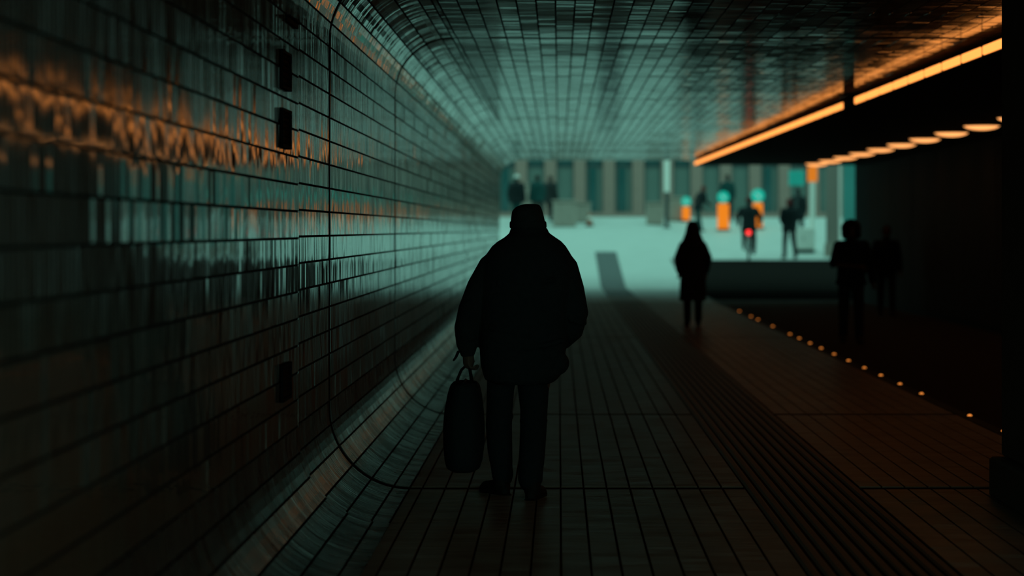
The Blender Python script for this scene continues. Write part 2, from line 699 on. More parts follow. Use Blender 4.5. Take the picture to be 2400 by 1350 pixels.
tag(rf, 'concrete station block over the passage', None, None, 'structure')
shade_slab = MB().add(box(XW - 8, XR + 6, YE, 66.5, 3.95, 4.5, 0.05)).build('roof_shade_slab', M['roof'])  # added slab above the view, keeps sky light off the ground below
tag(shade_slab, 'unseen slab added over the tunnel mouth to shade the ground', None, None, 'structure')
wo = MB().add(box(XW - 0.6, XW - 0.02, YB, YE, -0.3, ZC + 0.03)).build('wall_outer', M['roof'])
tag(wo, 'concrete backing of the tiled wall', None, None, 'structure')

# --- pillar on its plinth
pil = empty('pillar', (2.95, 13.6, 0))
MB().add(box(-0.30, 0.75, -1.1, 0.72, 0.24, ZS + 0.157, 0.02)).build('shaft', M['concrete'], pil)
MB().add(box(-0.37, 0.82, -1.2, 0.74, 0.0, 0.24, 0.015)).build('plinth', M['concrete'], pil)
tag(pil, 'dark concrete pillar on a low plinth at the walkway edge', None, None, 'structure')

# ------------------------------------------------------------------ outside ground
mb = MB()
ys = [YE, 66, 70, 74.5, 80, 86, 92, 118]
for a, b in zip(ys[:-1], ys[1:]):
    mb.add(([(-25, a, gz(a)), (XK + 0.1, a, gz(a)), (XK + 0.1, b, gz(b)), (-25, b, gz(b))], [(0, 1, 2, 3)]))
    x0 = XR + 3.0 if b <= 74.6 else XK + 0.1
    mb.add(([(x0, a, gz(a) - 0.02), (45, a, gz(a) - 0.02), (45, b, gz(b) - 0.02), (x0, b, gz(b) - 0.02)], [(0, 1, 2, 3)]))
pave = mb.build('pavement', M['paving'])
MB().add(along(XK, XK + 0.14, -0.12, 0.006, [YE, 66, 70, 74.6])).build('kerb_edge', M['kerb'], pave)
tag(pave, 'pale paved ramp rising to the street outside', None, None, 'structure')
strip2 = MB().add(along(TX0, TX1, -0.002, 0.004, [YE, 66, 77])).build('tactile_strip', M['tactile_out'], pave)
for i in range(10):
    p = (TX1 - TX0) / 10
    MB().add(along(TX0 + i * p + 0.012, TX0 + (i + 1) * p - 0.012, 0.003, 0.010, [YE, 66, 77])).build('rib', M['tactile_out'], strip2)

# ------------------------------------------------------------------ wall vents
def make_vent(z0, z1, label):
    root = empty('wall_vent', (XW + 0.006, (VY0 + VY1) / 2, (z0 + z1) / 2))
    h, w = (z1 - z0) / 2, (VY1 - VY0) / 2
    t = 0.016
    MB().add(box(0, 0.006, -w, w, -h, h)).build('back_plate', M['vent'], root)
    fr = MB()
    fr.add(box(0.0, 0.02, -w, -w + t, -h, h)).add(box(0.0, 0.02, w - t, w, -h, h))
    fr.add(box(0.0, 0.02, -w + t, w - t, -h, -h + t)).add(box(0.0, 0.02, -w + t, w - t, h - t, h))
    fr.build('frame', M['vent'], root)
    n = max(1, int((2 * h - 2 * t) / 0.03))
    p = (2 * h - 2 * t) / n
    for i in range(n):
        z = -h + t + p * (i + 0.5)
        v = [(0.004, -w + t, z + 0.008), (0.016, -w + t, z - 0.008), (0.019, -w + t, z - 0.005), (0.007, -w + t, z + 0.011)]
        v2 = [(a, w - t, c) for a, b, c in v]
        MB().add(rings_to_mesh([v, v2])).build('slat', M['vent'], root)
    tag(root, label, 'vent', 'black vents in the tiled wall')
    return root


make_vent(*VENTS[0], 'black wall vent, upper of the pair high on tiled wall')
make_vent(*VENTS[1], 'black wall vent, lower of the pair just above orange reflections')
make_vent(*VENTS[2], 'black wall vent low on the tiled wall near the floor')
slot = empty('wall_slot', (XW + 0.006, 12.6, 2.69))
MB().add(box(0, 0.012, -0.25, 0.25, -0.012, 0.012)).build('back_plate', M['vent'], slot)
MB().add(box(0, 0.03, -0.26, 0.26, 0.012, 0.022, 0.002)).build('hood', M['vent'], slot)
tag(slot, 'thin black slot in the tiled wall just below the ceiling curve', 'vent')

ORD = 'first second third fourth fifth sixth seventh eighth ninth tenth eleventh twelfth thirteenth fourteenth'.split()
# ------------------------------------------------------------------ strip lamps on the soffit edge
ang = math.atan2(-0.01387, 1.0)


def make_strip(lit):
    root = empty('strip_lamp')
    MB().add(box(-0.035, 0.0, 0.0, 0.995, 0.0, 0.105, 0.004)).build('housing', M['housing'], root)
    MB().add(box(-0.055, -0.030, 0.062, 0.933, 0.012, 0.090, 0.008)).build('diffuser', M['strip'] if lit else M['strip_off'], root)
    return root


proto_on = make_strip(True)
first = True
Y_FIRST = -2  # row carried on unseen past the pillar to brighten the near floor
for y in range(Y_FIRST, 55):
    yb = y + 0.60
    if yb + 1 > 55.7:
        break
    if y == 28:
        o = make_strip(False)
        tag(o, 'unlit strip lamp, dark gap in the row of orange lamps', 'lamp')
    else:
        o = proto_on if first else copy_tree(proto_on)
        first = False
        g = 'orange strip lamps along the soffit edge'
        n1, n2 = 28 - y, y - 28
        if 1 <= n1 <= 8:
            tag(o, '%s glowing orange strip lamp from dark gap toward the pillar' % ORD[n1 - 1], 'lamp', g)
        elif 1 <= n2 <= 10:
            tag(o, '%s glowing orange strip lamp beyond the dark gap, toward street' % ORD[n2 - 1], 'lamp', g)
        elif n1 > 8:
            tag(o, 'unseen orange strip lamp continuing the row to add near light', 'lamp', g)
        else:
            tag(o, 'blurred orange strip lamp in the far end of row', 'lamp', g)
    o.location = (soffit_x(yb), yb, ZS - 0.012)
    o.rotation_euler = (0, 0, -ang)
o = copy_tree(proto_on)
o.scale = (1, 0.45, 1)
o.location = (soffit_x(55.6) + 0.0, 55.62, ZS - 0.012)
o.rotation_euler = (0, 0, -math.pi / 2)
tag(o, 'short orange strip lamp turning the far corner of soffit', 'lamp')

# ------------------------------------------------------------------ downlights under the soffit
def make_downlight():
    root = empty('downlight')
    MB().add(torus((0, 0, -0.006), 0.275, 0.016, 'z', 32, 8)).build('trim_ring', M['housing'], root)
    rows = []
    for i in range(8):
        a = math.pi / 2 * i / 7
        rows.append((0, 0, -0.075 * math.cos(a) - 0.002, 0.262 * max(0.06, math.sin(a)), 0.262 * max(0.06, math.sin(a))))
    MB().add(loft(rows, 28)).build('dome', M['dome'], root, smooth=True)
    return root


dl = make_downlight()
for k in range(-12, 9):  # lamps nearer than the pillar continue the row unseen, adding near light
    y = 34.2 + 2.45 * k
    o = dl if k == -12 else copy_tree(dl)
    o.location = (6.05 - (y - 34.2) * 0.0125, y, ZS)
    if k >= 0:
        tag(o, '%s round orange downlight from the pillar, under black soffit' % ORD[k], 'lamp', 'round downlights under the soffit')
    else:
        tag(o, 'round orange downlight in the row continued out of view', 'lamp', 'round downlights under the soffit')

# ------------------------------------------------------------------ kerb lights
def make_led():
    root = empty('kerb_light')
    MB().add(disc((0, 0, 0), 0.034, 0.012, 'z', 16)).build('collar', M['zip'], root)
    MB().add(ball((0, 0, 0.014), (0.021, 0.021, 0.014), 12)).build('lens', M['led'], root, smooth=True)
    return root


led = make_led()
for k, y in enumerate([18.75, 20.3, 23.0, 24.45, 25.9, 27.3, 28.8, 30.3, 31.8, 33.2, 34.7, 36.1, 39.0, 41.9, 43.4, 46.2]):
    o = led if k == 0 else copy_tree(led)
    o.location = (XK + 0.05, y, 0.004)
    tag(o, ('%s tiny orange kerb light counted from the pillar' % ORD[k]) if k < 12 else 'faint blurred kerb light far along the walkway', 'light', 'small lights along the kerb')

# ------------------------------------------------------------------ building across the street
M['stone'] = plain('grey_stone_cladding', (0.26, 0.18, 0.15), 0.8, var=0.15, scale=2)
M['stone2'] = plain('pale_stone_band', (0.24, 0.21, 0.18), 0.8, var=0.1, scale=2)
M['glass'] = plain('dark_window_glass', (0.02, 0.10, 0.10), 0.12, spec=0.6, var=0.3, scale=0.7)
M['glass_pale'] = plain('pale_window_blind', (0.11, 0.17, 0.15), 0.4, var=0.2, scale=0.8)
M['frame_dark'] = plain('dark_window_frame', (0.02, 0.05, 0.05), 0.5)
M['white'] = plain('white_painted_metal', (0.80, 0.80, 0.74), 0.5, var=0.05)
M['concrete_pale'] = plain('pale_cast_concrete', (0.30, 0.26, 0.22), 0.85, var=0.25, scale=5)
M['steel'] = plain('grey_steel', (0.12, 0.14, 0.14), 0.4, metallic=0.4)
M['dark_steel'] = plain('dark_painted_steel', (0.015, 0.03, 0.03), 0.5)
M['teal_panel'] = plain('teal_glass_panel', (0.05, 0.30, 0.28), 0.25, var=0.15, scale=1.2)
M['orange_lit'] = emitter('lit_orange_bollard', (1.0, 0.235, 0.002), 0.80)
M['orange_sign'] = emitter('lit_orange_sign', (1.0, 0.25, 0.01), 0.62)
M['teal_lit'] = emitter('lit_blue_green_sign', (0.003, 0.50, 0.37), 0.75)
M['teal_soft'] = plain('green_sign_paint', (0.02, 0.45, 0.40), 0.5)
M['red_lit'] = emitter('red_tail_lamp', (1.0, 0.03, 0.03), 2.2)
M['rubber'] = plain('black_rubber', (0.012, 0.012, 0.012), 0.8, spec=0.2)
M['helmet_white'] = plain('white_cap_cloth', (0.60, 0.62, 0.58), 0.7, var=0.06)
M['helmet_red'] = cloth('dark_red_hat', (0.10, 0.02, 0.02))
M['teal_cloth'] = cloth('teal_jacket_cloth', (0.008, 0.05, 0.048))
M['navy_cloth'] = cloth('dark_jacket_cloth', (0.007, 0.013, 0.014))
M['grey_cloth'] = cloth('grey_jacket_cloth', (0.02, 0.026, 0.026))
M['red_paint'] = plain('faded_red_plastic', (0.30, 0.10, 0.06), 0.6)
M['arrow_white'] = plain('white_sign_print', (0.8, 0.85, 0.82), 0.5)

FY = 116.0
bld = empty('street_building', (6, FY, 2.08))
MB().add(box(-46, 46, 0.5, 6, -0.3, 16)).build('wall', M['stone'], bld)
MB().add(box(-46, 46, -0.1, 0.6, 3.45, 4.15, 0.03)).build('fascia_band', M['stone2'], bld)
MB().add(box(-46, 46, -0.05, 0.6, -0.3, 0.35, 0.02)).build('base_course', M['stone'], bld)
bay = 1.42
n0 = -16
pane_me = MB().add(box(-0.41, 0.41, 0.30, 0.34, 0.35, 2.55)).mesh('pane')
head_me = MB().add(box(-0.41, 0.41, 0.28, 0.33, 2.68, 3.42)).mesh('transom_pane')
slit_me = MB().add(box(-0.19, 0.19, 0.22, 0.28, 0.38, 2.52, 0.01)).mesh('door_leaf')
pil_me = MB().add(box(-0.29, 0.29, -0.02, 0.55, 0.3, 3.5, 0.03)).mesh('pilaster')
frm = MB()
for x0, x1, z0, z1 in ((-0.43, -0.38, 0.35, 3.45), (0.38, 0.43, 0.35, 3.45), (-0.43, 0.43, 2.53, 2.70)):
    frm.add(box(x0, x1, 0.24, 0.36, z0, z1))
frm_me = frm.mesh('window_frame')
for k in range(n0, 22):
    xc = -6 + 1.72 + k * bay
    w = obj('window', frm_me, M['frame_dark'], bld, (xc, 0, 0))
    p = bpy.data.objects.new('pane', pane_me.copy() if k % 3 else pane_me)
    COL.objects.link(p)
    p.data.materials.clear()
    p.data.materials.append(M['glass_pale'])
    p.parent = w
    h = obj('transom_pane', head_me, M['glass'], w)
    if k in (0, 1, 6, 9, -3):
        obj('door_leaf', slit_me, M['glass'], w, (-0.08, 0, 0))
    obj('pilaster', pil_me, M['stone'], bld, (xc + bay / 2, 0, 0))
for k in range(-14, 16):
    for zz in (5.2, 8.6, 12.0):
        w = MB().add(box(-0.65, 0.65, 0.44, 0.55, zz, zz + 2.0, 0.02)).build('upper_window', M['frame_dark'], bld, (k * 2.84, 0, 0))
        MB().add(box(-0.56, 0.56, 0.40, 0.46, zz + 0.09, zz + 1.91)).build('pane', M['glass'], w)
tag(bld, 'grey stone building with tall windows across the street', 'building')

# ------------------------------------------------------------------ street furniture outside
def bollard(x, y, h, label, sign_r=0.21, w=0.2, face=0.0):
    root = empty('traffic_bollard', (x, y, gz(y) - 0.02))
    MB().add(box(-0.24, 0.24, -0.2, 0.2, 0.0, 0.06, 0.015)).build('foot', M['dark_steel'], root)
    MB().add(box(-w, w, -0.11, 0.11, 0.06, h, 0.03)).build('post', M['orange_lit'], root)
    sg = MB().add(disc((0, -0.05, h + sign_r + 0.02), sign_r, 0.06, 'y', 28)).build('sign_disc', M['teal_lit'], root)
    ar = MB()
    c = h + sign_r + 0.02
    d = Vector((0.7, 0, -0.7))
    n = Vector((0.7, 0, 0.7))
    pc = Vector((0, -0.056, c))
    def q(a, b):
        return tuple(pc + d * a * sign_r + n * b * sign_r)
    pts = [q(-0.6, -0.12), q(0.1, -0.12), q(0.1, -0.38), q(0.62, 0.0), q(0.1, 0.38), q(0.1, 0.12), q(-0.6, 0.12)]
    back = [(a, b + 0.004, c2) for a, b, c2 in pts]
    ar.add(rings_to_mesh([pts, back]))
    ar.build('arrow', M['arrow_white'], sg)
    MB().add(tube([(0, 0.02, h - 0.03), (0, 0.02, h + 0.2)], 0.025, 10)).build('bracket', M['dark_steel'], root)
    root.rotation_euler = (0, 0, face)
    tag(root, label, 'bollard', 'orange bollards with round signs')
    return root


bollard(5.90, 85.8, 0.97, 'largest lit orange bollard, centre of the street entrance')
bollard(4.79, 90.0, 0.56, 'small lit orange bollard beside leaning walker', 0.18, 0.14)
bollard(7.20, 86.5, 0.95, 'orange bollard with large teal sign half hidden behind cyclist', 0.24, 0.17)

# sign post with pale upper sleeve
sp = empty('banner_post', (3.93, 87.0, gz(87) - 0.01))
MB().add(disc((0, 0, 0), 0.16, 0.03, 'z', 20)).build('base_plate', M['dark_steel'], sp)
MB().add(tube([(0, 0, 0.02), (0, 0, 1.30)], 0.075, 14, False)).build('pole', M['dark_steel'], sp)
MB().add(box(-0.105, 0.105, -0.06, 0.06, 1.28, 2.9, 0.02)).build('sleeve', M['white'], sp)
tag(sp, 'slim post with dark lower half and pale upper sleeve', 'post')

# low concrete blocks flanking the crest
def block(x, y, sx, h, label, group='concrete blocks at the street edge'):
    r = empty('concrete_block', (x, y, gz(y) - 0.03))
    MB().add(box(-sx / 2, sx / 2, -0.3, 0.3, 0.0, h, 0.04)).build('body', M['concrete_pale'], r)
    MB().add(box(-sx / 2 - 0.04, sx / 2 + 0.04, -0.34, 0.34, h, h + 0.07, 0.015)).build('cap_slab', M['concrete_pale'], r)
    tag(r, label, 'block', group)


block(0.20, 87.5, 0.85, 0.92, 'pale concrete block just right of the capped head')
block(0.92, 89.5, 0.55, 0.70, 'pale concrete block beside small red cone')
block(3.55, 88.5, 0.62, 0.78, 'pale concrete block at foot of pale-sleeved post')
block(4.35, 90.5, 0.70, 0.85, 'pale concrete block behind small orange bollard')
block(-1.05, 91.0, 0.8, 1.3, 'pale concrete block behind group of people by tiled wall')
cone = empty('traffic_cone', (1.12, 87.5, gz(87.5)))
MB().add(box(-0.17, 0.17, -0.17, 0.17, 0, 0.04, 0.01)).build('base', M['rubber'], cone)
MB().add(loft([(0, 0, 0.04, 0.12, 0.12), (0, 0, 0.5, 0.035, 0.035)], 18)).build('body', M['red_paint'], cone)
MB().add(loft([(0, 0, 0.26, 0.084, 0.084), (0, 0, 0.36, 0.066, 0.066)], 18)).build('band', M['white'], cone)
tag(cone, 'small faded red cone between the concrete blocks', 'cone')

# white cabinet, lamp posts and partition at the far right
cab = empty('utility_cabinet', (7.90, 77.0, gz(77) - 0.02))
MB().add(box(-0.33, 0.33, -0.3, 0.3, 0.10, 0.80, 0.02)).build('body', M['white'], cab)
MB().add(box(-0.30, 0.30, -0.27, 0.27, 0.0, 0.10)).build('foot', M['dark_steel'], cab)
d = MB().add(box(-0.29, -0.01, -0.315, -0.295, 0.15, 0.75, 0.006)).build('door', M['white'], cab)
MB().add(box(-0.06, -0.04, -0.335, -0.312, 0.40, 0.50, 0.004)).build('handle', M['dark_steel'], d)
MB().add(box(0.01, 0.29, -0.315, -0.295, 0.15, 0.75, 0.006)).build('door', M['white'], cab)
tag(cab, 'low white cabinet behind the standing pedestrian', 'cabinet')

sg = empty('sign_post', (8.22, 77.5, gz(77.5) - 0.02))
MB().add(disc((0, 0, 0), 0.12, 0.03, 'z', 16)).build('base_plate', M['steel'], sg)
MB().add(tube([(0, 0, 0.02), (0, 0, 2.62)], 0.085, 14, False)).build('pole', M['white'], sg)
MB().add(box(-0.15, 0.15, -0.10, 0.06, 2.25, 2.75, 0.015)).build('sign_plate', M['orange_sign'], sg)
tag(sg, 'pale post carrying a lit orange sign', 'sign')
sg = empty('sign_post', (7.90, 79.5, gz(79.5) - 0.02))
MB().add(disc((0, 0, 0), 0.12, 0.03, 'z', 16)).build('base_plate', M['steel'], sg)
MB().add(tube([(0, 0, 0.02), (0, 0, 2.5)], 0.04, 12, False)).build('pole', M['dark_steel'], sg)
MB().add(box(-0.26, 0.26, -0.05, 0.03, 2.0, 2.5, 0.02)).build('sign_plate', M['teal_soft'], sg)
tag(sg, 'thin dark post carrying a teal sign', 'sign')

gp = empty('glass_partition', (8.45, 75.6, gz(75.6) - 0.02))
MB().add(box(-0.05, 2.6, -0.04, 0.04, 0.0, 0.42, 0.01)).build('plinth', M['concrete_pale'], gp)
for i, (x0, x1, m) in enumerate([(0.0, 0.40, 'stone2'), (0.53, 1.06, 'teal_panel'), (1.12, 1.75, 'teal_panel'), (1.80, 2.5, 'teal_panel')]):
    MB().add(box(x0, x1, -0.015, 0.015, 0.42, 3.2)).build('panel', M[m], gp)
for x in (0.40, 1.06, 1.75):
    MB().add(box(x, x + 0.07, -0.04, 0.04, 0.0, 3.25, 0.01)).build('post', M['white'] if x < 0.5 else M['dark_steel'], gp)
MB().add(box(-0.05, 2.6, -0.05, 0.05, 3.2, 3.3, 0.01)).build('top_rail', M['steel'], gp)
tag(gp, 'tall teal glass partition beside the tunnel mouth', 'partition')


# ------------------------------------------------------------------ people
def hand(wrist, dirv, side, curl=0.6, k=1.0):
    """palm, four unequal bent fingers and a thumb at the side, as shapes"""
    w = Vector(wrist)
    d = Vector(dirv).normalized()
    lat = Vector((0, 1, 0)) if abs(d.y) < 0.7 else Vector((0, 0, 1))
    lat = (lat - d * lat.dot(d)).normalized()
    nrm = d.cross(lat) * side
    sh = [tube([w - d * 0.02 * k, w + d * 0.05 * k, w + d * 0.085 * k], [0.026 * k, 0.034 * k, 0.034 * k], 10)]
    for i, ln in enumerate((0.070, 0.080, 0.075, 0.058)):
        b = w + d * 0.085 * k + lat * (0.033 - 0.022 * i) * k
        a1 = b + (d * math.cos(curl * 0.5) + nrm * math.sin(curl * 0.5)) * ln * 0.5 * k
        a2 = a1 + (d * math.cos(curl * 1.6) + nrm * math.sin(curl * 1.6)) * ln * 0.32 * k
        a3 = a2 + (d * math.cos(curl * 2.6) + nrm * math.sin(curl * 2.6)) * ln * 0.28 * k
        sh.append(tube([b - d * 0.03 * k, b, a1, a2, a3], [0.010 * k, 0.0098 * k, 0.0092 * k, 0.0085 * k, 0.007 * k], 8))
    tb = w + d * 0.03 * k + lat * 0.03 * k
    t1 = tb + (lat * 0.6 + d * 0.7 + nrm * 0.3).normalized() * 0.035 * k
    t2 = t1 + (d * 0.8 + nrm * 0.6).normalized() * 0.03 * k
    sh.append(tube([tb - lat * 0.015 * k, tb, t1, t2], [0.013 * k, 0.012 * k, 0.0105 * k, 0.008 * k], 8))
    return sh


def head_shapes(c, k=1.0, tilt=0.0):
    """skull, jaw, nose, brow, ears and neck, facing +y"""
    x, y, z = c
    return [ball((x, y - 0.005 * k, z + 0.02 * k), (0.076 * k, 0.094 * k, 0.098 * k)),
            ball((x, y + 0.022 * k, z - 0.055 * k), (0.056 * k, 0.066 * k, 0.062 * k)),
            tube([(x, y + 0.085 * k, z + 0.02 * k), (x, y + 0.108 * k, z - 0.022 * k)], [0.010 * k, 0.016 * k], 8),
            tube([(x - 0.035 * k, y + 0.080 * k, z + 0.034 * k), (x + 0.035 * k, y + 0.080 * k, z + 0.034 * k)], 0.012 * k, 8),
            tube([(x - 0.02 * k, y + 0.084 * k, z - 0.058 * k), (x + 0.02 * k, y + 0.084 * k, z - 0.058 * k)], 0.009 * k, 8),
            ball((x - 0.080 * k, y - 0.008 * k, z - 0.005 * k), (0.012 * k, 0.022 * k, 0.033 * k), 10),
            ball((x + 0.080 * k, y - 0.008 * k, z - 0.005 * k), (0.012 * k, 0.022 * k, 0.033 * k), 10),
            tube([(x, y - 0.02 * k, z - 0.19 * k), (x, y - 0.012 * k, z - 0.05 * k)], [0.062 * k, 0.056 * k], 12)]


def shoe(ankle, toe_dir, k=1.0, L=0.27):
    a = Vector(ankle)
    t = Vector((toe_dir[0], toe_dir[1], 0)).normalized()
    zf = a.z - 0.085 * k
    heel = a - t * 0.065 * k
    toe = a + t * (L - 0.075) * k

    def P(v, z):
        return (v.x, v.y, z)
    return [tube([P(a, a.z + 0.03 * k), P(a - t * 0.01 * k, zf + 0.055 * k)], [0.046 * k, 0.048 * k], 12),
            tube([P(heel + t * 0.03 * k, zf + 0.036 * k), P(a + t * 0.06 * k, zf + 0.042 * k), P(toe - t * 0.04 * k, zf + 0.034 * k)], [0.036 * k, 0.044 * k, 0.036 * k], 12),
            tube([P(heel + t * 0.03 * k, zf + 0.022 * k), P(toe - t * 0.04 * k, zf + 0.022 * k)], [0.036 * k, 0.044 * k], 12)]


def default_pose(stride=0.16):
    return dict(hip=(0, 0, 0.93), hipL=(-0.095, 0, 0.90), hipR=(0.095, 0, 0.90),
                kneeL=(-0.10, stride * 0.55, 0.50), kneeR=(0.10, -stride * 0.25, 0.50),
                ankL=(-0.10, stride, 0.085), ankR=(0.10, -stride, 0.10),
                toeL=(-0.1, 1), toeR=(0.1, 1),
                neck=(0, 0.0, 1.47), head=(0, 0.03, 1.62),
                shL=(-0.185, 0, 1.40), shR=(0.185, 0, 1.40),
                elL=(-0.25, -0.03, 1.12), elR=(0.25, -0.03, 1.12),
                wrL=(-0.26, 0.06, 0.88), wrR=(0.26, 0.06, 0.88))


def person(label, loc, height, facing, pose, jacket, trousers, top='hair', hem=0.78, top_mat=None, skin='skin',
           bare_forearm=None, bulk=1.0, group=None, voxel=0.013, shoe_mat='leather'):
    k = height / 1.75
    J = {}
    for n, v in pose.items():
        J[n] = tuple(c * k for c in v) if len(v) == 3 else v
    root = empty('person', loc, facing)
    V = Vector
    hip, neck = V(J['hip']), V(J['neck'])
    # body: one continuous skin
    sh = head_shapes(J['head'], k)
    sh.append(tube([hip, hip.lerp(neck, 0.55), neck - V((0, 0, 0.04 * k))], [0.115 * k, 0.125 * k, 0.075 * k], 14))
    sh.append(tube([J['shL'], J['shR']], 0.055 * k, 10))
    for s, sd in (('L', -1), ('R', 1)):
        el, wr = V(J['el' + s]), V(J['wr' + s])
        sh.append(tube([J['sh' + s], el, wr], [0.048 * k, 0.040 * k, 0.029 * k], 10))
        sh += hand(wr, wr - el, sd, 0.5, k)
        sh.append(tube([J['hip' + s], J['knee' + s], J['ank' + s]], [0.080 * k, 0.055 * k, 0.038 * k], 12))
        sh.append(tube([J['ank' + s], V(J['ank' + s]) + V((J['toe' + s][0], J['toe' + s][1], -0.35)).normalized() * 0.12 * k], [0.036 * k, 0.03 * k], 10))
    obj('body', fused('body', sh, voxel * 0.75 * k, 4), M[skin], root)
    # jacket with sleeves
    ax = [hip.lerp(neck, t) for t in (0, 0.25, 0.5, 0.75, 0.92, 1.0)]
    rr = [0.185, 0.18, 0.185, 0.20, 0.165, 0.085]
    rows = []
    hz = hem * k
    if hz < hip.z - 0.02:
        rows.append((hip.x, hip.y, hz, 0.205 * k * bulk, 0.16 * k * bulk))
        rows.append((hip.x, hip.y, (hz + hip.z) / 2, 0.20 * k * bulk, 0.155 * k * bulk))
    for p, r in zip(ax, rr):
        rows.append((p.x, p.y, p.z, r * k * bulk, r * 0.70 * k * bulk))
    jk = [loft(rows, 20, 2.2)]
    jk.append(tube([J['shL'], J['shR']], 0.072 * k * bulk, 12))
    jk.append(tube([neck - V((0, 0, 0.05 * k)), neck + V((0, 0, 0.035 * k))], [0.085 * k, 0.075 * k], 12))
    for s in 'LR':
        el, wr = V(J['el' + s]), V(J['wr' + s])
        if bare_forearm == s:
            jk.append(tube([J['sh' + s], V(J['sh' + s]).lerp(el, 0.95)], [0.078 * k, 0.066 * k], 12))
        else:
            jk.append(tube([J['sh' + s], el, wr], [0.078 * k * bulk, 0.068 * k * bulk, 0.052 * k * bulk], 12))
    obj('coat' if hem < 0.6 else 'jacket', fused('jacket', jk, voxel * k, 6), M[jacket], root)
    # trousers
    tr = [tube([J['hipL'], J['hipR']], 0.105 * k, 12)]
    for s in 'LR':
        a = V(J['ank' + s])
        tr.append(tube([J['hip' + s], J['knee' + s], a + V((0, 0, 0.0))], [0.098 * k, 0.075 * k, 0.062 * k], 14))
    obj('trousers', fused('trousers', tr, voxel * k, 5), M[trousers], root)
    for s in 'LR':
        obj('shoe', fused('shoe', shoe(J['ank' + s], J['toe' + s], k), voxel * 0.7 * k, 3), M[shoe_mat], root)
    x, y, z = J['head']
    tm = M[top_mat] if top_mat else M['hair']
    if top == 'hair':
        obj('hair', fused('hair', [ball((x, y - 0.022 * k, z + 0.035 * k), (0.090 * k, 0.098 * k, 0.098 * k)),
                                   ball((x, y - 0.05 * k, z - 0.03 * k), (0.078 * k, 0.060 * k, 0.085 * k))], voxel * 0.8 * k, 3), tm, root)
    elif top == 'curly':
        obj('hair', fused('hair', [ball((x, y - 0.035 * k, z + 0.035 * k), (0.150 * k, 0.125 * k, 0.135 * k)),
                                   ball((x - 0.09 * k, y - 0.03 * k, z - 0.04 * k), (0.055 * k, 0.07 * k, 0.09 * k)),
                                   ball((x + 0.09 * k, y - 0.03 * k, z - 0.04 * k), (0.055 * k, 0.07 * k, 0.09 * k))], voxel * k, 3), tm, root)
    elif top == 'hat':
        rows = [(x, y, z + 0.03 * k, 0.098 * k, 0.112 * k), (x, y, z + 0.07 * k, 0.10 * k, 0.115 * k),
                (x, y - 0.005, z + 0.115 * k, 0.085 * k, 0.098 * k), (x, y - 0.01, z + 0.145 * k, 0.045 * k, 0.05 * k)]
        obj('hat', fused('hat', [loft(rows, 18)], voxel * 0.8 * k, 3), tm, root)
        obj('hair', fused('hair', [ball((x, y - 0.05 * k, z - 0.02 * k), (0.080 * k, 0.058 * k, 0.075 * k))], voxel * 0.8 * k, 3), M['hair'], root)
    elif top == 'hood':
        rows = [(x, y - 0.02 * k, z - 0.30 * k, 0.225 * k, 0.15 * k), (x, y - 0.02 * k, z - 0.18 * k, 0.175 * k, 0.138 * k),
                (x, y - 0.02 * k, z - 0.06 * k, 0.128 * k, 0.125 * k),
                (x, y - 0.02 * k, z + 0.05 * k, 0.108 * k, 0.118 * k), (x, y - 0.025 * k, z + 0.105 * k, 0.080 * k, 0.090 * k),
                (x, y - 0.03 * k, z + 0.135 * k, 0.035 * k, 0.045 * k)]
        obj('hood', fused('hood', [loft(rows, 20)], voxel * k, 4), tm, root)
    tag(root, label, 'person', group)
    return root


# ---- the man with the bag, walking away
man = empty('person', (-0.18, 14.35, 0.0))
# x right, y away, z up; measured about the man's centre line
body = head_shapes((-0.002, 0.03, 1.615), 1.0)
body += [tube([(-0.02, 0, 0.95), (-0.01, 0, 1.2), (0, 0, 1.44)], [0.15, 0.17, 0.08], 14), tube([(-0.19, 0, 1.40), (0.19, 0, 1.40)], 0.06, 10),
         tube([(-0.20, 0, 1.40), (-0.335, 0.0, 1.12), (-0.365, 0.02, 0.885)], [0.05, 0.045, 0.032], 12),
         tube([(0.20, 0, 1.40), (0.275, 0.0, 1.10), (0.20, 0.13, 0.93)], [0.05, 0.045, 0.032], 12)]
body += hand((-0.366, 0.02, 0.885), (0.03, 0.0, -1), 1, 1.0, 1.05)
body += hand((0.20, 0.13, 0.93), (-0.6, 0.7, -0.4), -1, 0.8, 1.0)
body += [tube([(-0.12, 0, 0.92), (-0.172, 0.05, 0.5), (-0.165, 0.05, 0.09)], [0.085, 0.058, 0.04], 12),
         tube([(0.09, 0, 0.92), (0.035, -0.02, 0.5), (0.012, -0.22, 0.10)], [0.085, 0.058, 0.04], 12),
         tube([(-0.165, 0.05, 0.08), (-0.215, 0.14, 0.05)], [0.036, 0.03], 10),
         tube([(0.012, -0.22, 0.08), (0.03, -0.10, 0.05)], [0.036, 0.03], 10)]
obj('body', fused('body', body, 0.0062, 3), M['skin'], man)

